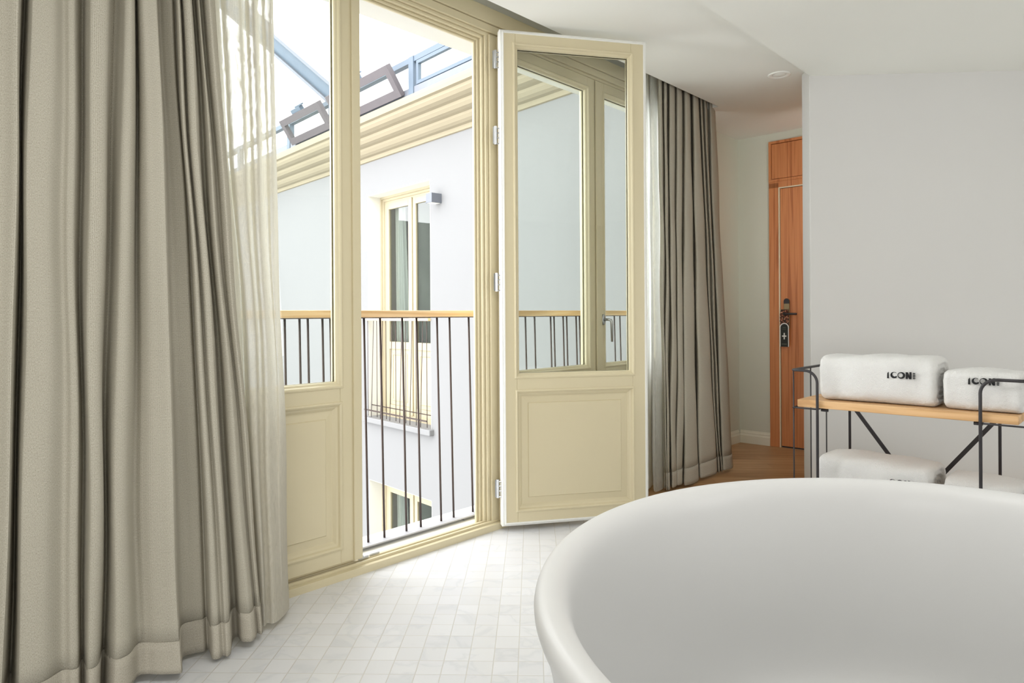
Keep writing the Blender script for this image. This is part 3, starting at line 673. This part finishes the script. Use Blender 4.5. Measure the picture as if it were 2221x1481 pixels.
def towel(lx, ly, lz, wdt, dep, hgt, label, seed, lw, lxo, lzo, rz=0.0):
    rnd = random.Random(seed)
    root = thing('rolled_towel', label, 'towel', FR, (lx, ly, lz), rz, group='rolled white towels on the rack')
    # superellipse section in y-z, swept along x with soft ends
    n = 56; K = 40; m = MB(); ph = [rnd.uniform(0, 6.28) for _ in range(10)]
    yc, zc = dep/2, hgt/2
    def sec(t, sc, x, sq=.42):
        c, s = math.cos(t), math.sin(t)
        e = sq
        yy = math.copysign(abs(c)**e, c)*dep/2*sc; zz = math.copysign(abs(s)**e, s)*hgt/2
        up = .5+.5*s
        zz *= sc
        f = 1
        yy += .004*math.sin(x*17+ph[0]+t*2)+.0025*math.sin(x*41+ph[1]); 
        if s > -.3: zz += (.004*math.sin(x*13+ph[2])+.003*math.sin(x*31+t*3+ph[3]))*up
        return yc+yy, max(zc+zz, .0)
    prof_ = []
    for k in range(K+1):
        u = k/K; x = wdt*u
        d_ = min(u, 1-u)*wdt; R_e = .022
        sc = 1.0 if d_ > R_e else .90+.10*math.sqrt(max(0, 1-(1-d_/R_e)**2))
        prof_.append((x, sc))
    for x, sc in prof_:
        for j in range(n): 
            t = 2*PI*j/n; y_, z_ = sec(t, sc, x); m.v.append((x, y_, z_))
    for k in range(K):
        for j in range(n):
            a = k*n+j; b = k*n+(j+1) % n; m.f.append((a, b, b+n, a+n))
    # ends: step inward as coiled layers
    for end, x in ((0, 0.0), (1, wdt)):
        base = (0 if end == 0 else K*n); prev = [base+j for j in range(n)]
        sgn = 1 if end == 0 else -1
        for li, (sc, dx) in enumerate(((.84, -.004), (.78, .004), (.74, .010), (.68, .0), (.60, -.001), (.55, .009), (.50, .009), (.44, .0), (.36, .0), (.31, .008), (.26, .0), (.12, .001))):
            cur = []
            for j in range(n):
                t = 2*PI*j/n; y_, z_ = sec(t, sc*.93, x, .42+.45*(1-sc)); z_ = zc+(z_-zc); m.v.append((x+sgn*dx+.002*math.sin(j*.9+li), y_, z_)); cur.append(len(m.v)-1)
            for j in range(n): m.f.append((prev[j], prev[(j+1) % n], cur[(j+1) % n], cur[j]))
            prev = cur
        m.f.append(tuple(prev))
    o = m.build('roll', M['terry'], root, smooth=True)
    o.modifiers.new('sub', 'SUBSURF').render_levels = 1
    tx = bpy.data.textures.new('fluff', 'CLOUDS'); tx.noise_scale = .012
    dm = o.modifiers.new('fluff', 'DISPLACE'); dm.texture = tx; dm.strength = .0035; dm.mid_level = .5
    logo(root, lxo, lzo, lw, -.0035)
    return root
towel(-.012, .05, .656, .462, .27, .205, 'large rolled white towel with black lettering on the upper shelf of the rack', 21, .108, .285, .115)
towel(.478, .045, .656, .262, .25, .160, 'small rolled white towel with black lettering on the upper shelf, behind the bent black tube', 22, .104, .088, .108)
towel(-.020, .05, .204, .455, .27, .205, 'large rolled white towel on the lower shelf, its lettering half hidden by the tub rim', 23, .108, .285, .112)
towel(.478, .05, .204, .250, .25, .175, 'small rolled white towel on the lower shelf, mostly hidden behind the tub rim', 24, .10, .09, .06)

# ------------------------------------------------------------------ courtyard
fa = MB()
x0, x1 = .02, 1.385; zt, zb = 2.535, -.20; zt2, zb2 = -.975, -3.4
fa.box(-7, x0, 0, .5, -6, 3.4); fa.box(x1, 4.5, 0, .5, -6, 3.4); fa.box(x0, x1, 0, .5, zt, 3.4); fa.box(x0, x1, 0, .5, zt2, zb); fa.box(x0, x1, 0, .5, -6, zb2)
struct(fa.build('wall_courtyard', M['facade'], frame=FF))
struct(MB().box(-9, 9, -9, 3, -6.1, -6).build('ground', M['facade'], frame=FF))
struct(MB().box(-7.5, -7.0, -6, .5, -6, 3.4).build('wall_courtyard_side', M['facade'], frame=FF))
cp = [(0, 2.945), (-.02, 2.95), (-.03, 2.975), (-.035, 2.99), (-.07, 3.0), (-.10, 3.02), (-.125, 3.05), (-.13, 3.075), (-.165, 3.085), (-.20, 3.10), (-.225, 3.13), (-.232, 3.16), (-.27, 3.17), (-.31, 3.19), (-.335, 3.22), (-.342, 3.25), (-.375, 3.26), (-.38, 3.30), (-.38, 3.335), (0, 3.345)]
struct(MB().prism(cp, -7, 4.48).build('trim_3', M['cream_out'], frame=FF))

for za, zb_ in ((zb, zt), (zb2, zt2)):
    struct(MB().box(x0, x0+.004, .001, .18, za, zb_).box(x0, x1, .001, .18, zb_-.004, zb_).box(x1-.004, x1, .001, .18, za, zb_).build('reveal_light_lining', M['reveal'], frame=FF))  # added lining; its lighter colour stands in for light on the shaded reveal
def court_window(zb, zt, label, rails):
    w = x1-x0; h = zt-zb
    o = thing('courtyard_window', label, 'window', FF, (x0, .176, zb))
    m = MB(); m.ring(0, w, 0, h, [(0, .08), (0, .0), (.03, .0), (.034, .02), (.06, .02), (.064, .035), (.085, .035), (.085, .08)])
    m.box(.004, w-.004, .004, .06, 0, .058)
    m.build('window_frame', M['cream_window'], o)
    mid = w/2
    for a, b in ((.085, mid-.006), (mid+.006, w-.085)):
        m = MB(); z0, z1 = .06, h-.085; st = .075
        m.box(a, a+st, .03, .07, z0, z1); m.box(b-st, b, .03, .07, z0, z1)
        m.box(a+st, b-st, .03, .07, z1-.08, z1); m.box(a+st, b-st, .03, .07, z0, z0+.09); m.box(a+st, b-st, .03, .07, z0+.78, z0+.87)
        m.box(a+st, b-st, .045, .06, z0+.09, z0+.78)
        m.ring(a+st+.05, b-st-.05, z0+.14, z0+.73, [(0, .045), (.004, .036), (.02, .036), (.024, .044)])
        sash = m.build('sash', M['cream_window'], o, bevel=.004)
        MB().box(a+st, b-st, .048, .054, z0+.87, z1-.08).build('pane', M['glass_mirror'], sash)
    MB().box(mid-.02, mid+.02, .012, .03, .06, h-.085).build('meeting_strip', M['cream_window'], o, bevel=.006)
    # net curtain drawn to the left side, inside
    m = MB(); cols = 40
    for r in range(2):
        for k in range(cols+1):
            u = k/cols; x = .12 + u*(.20 if r else .34); m.v.append((x, .16+.03*math.sin(u*28), .06 if r == 0 else h-.09))
    m.f = [(k, k+1, k+2+cols, k+1+cols) for k in range(cols)]
    m.build('inner_curtain', M['sash_white'], o, smooth=True)
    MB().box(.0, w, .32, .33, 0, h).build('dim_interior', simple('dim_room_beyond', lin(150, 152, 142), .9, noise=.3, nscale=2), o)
    return o
court_window(zb, zt, 'cream framed courtyard window opposite, level with this room, beside the wall lamp', True)
court_window(zb2, zt2, 'cream framed courtyard window one floor below, only its top seen between the rods', False)
struct(MB().box(x0-.05, x1+.05, -.06, .18, zb-.06, zb+.006).build('trim_4', M['facade'], frame=FF, bevel=.01))
rw = thing('window_guard', 'thin dark wire guard railing in front of the opposite courtyard window', 'railing', FF, (x0, -.02, zb+.02))
w = x1-x0
MB().box(.0, w, -.02, .02, 1.17, 1.20).build('handrail', M['rail_wood'], rw, bevel=.004)
MB().box(-.0, w, -.045, -.03, .07, .085).build('bottom_bar', M['dark_wire'], rw)
MB().box(.0, w, .06, .07, .12, .13).build('back_bar', M['dark_wire'], rw)
for k in range(13):
    x = .04+k*(w-.08)/12 + (.02 if k % 2 else -.012)
    MB().tube([(x, -.037 if k % 2 else .0, .0), (x, -.0, 1.17)], .0045, 6).build('rod', M['dark_wire'], rw, smooth=True)
wl = thing('wall_lamp', 'small square grey wall lamp on the white courtyard facade', 'lamp', FF, (1.55, 0, 2.25))
MB().box(-.055, .055, -.13, 0, 0, .10).build('housing', M['grey_metal'], wl, bevel=.002)
MB().box(-.045, .045, -.12, -.01, -.003, .0).build('lens', M['lamp_glass'], wl)

# glass roof curb with vents above the cornice
SY = -.35
cb = thing('roof_glazing', 'blue grey steel roof glazing frame along the top of the courtyard facade', 'glazing', FF, (0, SY, 3.345))
MB().box(-7, 4.4, 0, .06, .0, .075).build('bottom_rail', M['grey_metal'], cb)
MB().box(-7, 4.4, 0, .07, .335, .395).build('top_rail', M['blue_steel'], cb)
for x in (-6.6, -5.0, -3.4, -1.50, -.25, 1.57, 3.2, 4.3):
    MB().box(x-.045, x+.045, -.008, .06, .0, .395).build('mullion', M['blue_steel'], cb)
m = MB(); m.ring(1.66, 3.12, .085, .33, [(0, .0), (0, .04), (.035, .04), (.035, 0)], close=True); m.build('fixed_sash', M['blue_steel'], cb)
MB().box(1.69, 3.10, .018, .022, .115, .30).build('fixed_pane', M['glass'], cb)
def vent(xa, xb, label):
    tilt = math.radians(33); hgt_ = .345
    o = thing('roof_vent', label, 'roof vent', FF, ((xa+xb)/2, SY-.015, 3.365))
    o.matrix_world = o.matrix_world @ Matrix.Rotation(tilt, 4, 'X'); w = xb-xa
    m = MB(); m.ring(-w/2, w/2, 0, hgt_, [(0, -.03), (0, .03), (.085, .03), (.085, -.03)], close=True); m.build('vent_frame', M['brown_steel'], o, bevel=.003)
    MB().box(-w/2+.08, w/2-.08, -.004, .004, .08, hgt_-.08).build('pane', M['glass'], o)
    m = MB(); m.box(-.16, .10, -.02, .04, hgt_, hgt_+.05); m.box(-.03, .16, -.01, .03, hgt_+.05, hgt_+.07); m.build('actuator', M['blue_steel'], o, bevel=.004)
vent(-1.30, -.16, 'tilted open roof vent further left above the cornice')
vent(.05, 1.44, 'tilted open roof vent nearer the open door, above the cornice')
bmx = thing('roof_beam', 'long blue grey steel roof beam rising from the glazing over the courtyard', 'beam', FF, (-.10, SY, 3.70))
m = MB()
P0 = Vector((.02, 0, .0)); P1 = Vector((-3.9, -.0, 2.45))
P1 = Vector((-2.2, -1.0, 2.05))
dirv = (P1-P0).normalized(); P1 = P0+dirv*7.0; sd = dirv.cross(Vector((0, 1, 0))).normalized()
def beam(m, off, hw, dy0, dy1):
    a = sd*(off-hw); b = sd*(off+hw); y0 = Vector((0, dy0, 0)); y1 = Vector((0, dy1, 0))
    m.hexa([P0+a+y0, P1+a+y0, P1+a+y1, P0+a+y1, P0+b+y0, P1+b+y0, P1+b+y1, P0+b+y1])
beam(m, 0, .085, 0, .10); m.build('web', M['blue_steel'], bmx)
m = MB(); beam(m, -.10, .018, -.04, .14); beam(m, .10, .018, -.04, .14); m.build('flange', M['grey_metal'], bmx)
# clay ridge tiles seen through the fixed pane
for k in range(4):
    x = 1.82+k*.33
    t = MB().tube([(x, .5, 3.40), (x, .9, 3.62)], [.055, .05], 10).build('roof_tile', M['clay'], frame=FF, smooth=True)
    tag(t, 'rounded clay roof tile end behind the fixed pane of the roof glazing', 'roof tile', 'clay roof tiles behind the roof glazing')
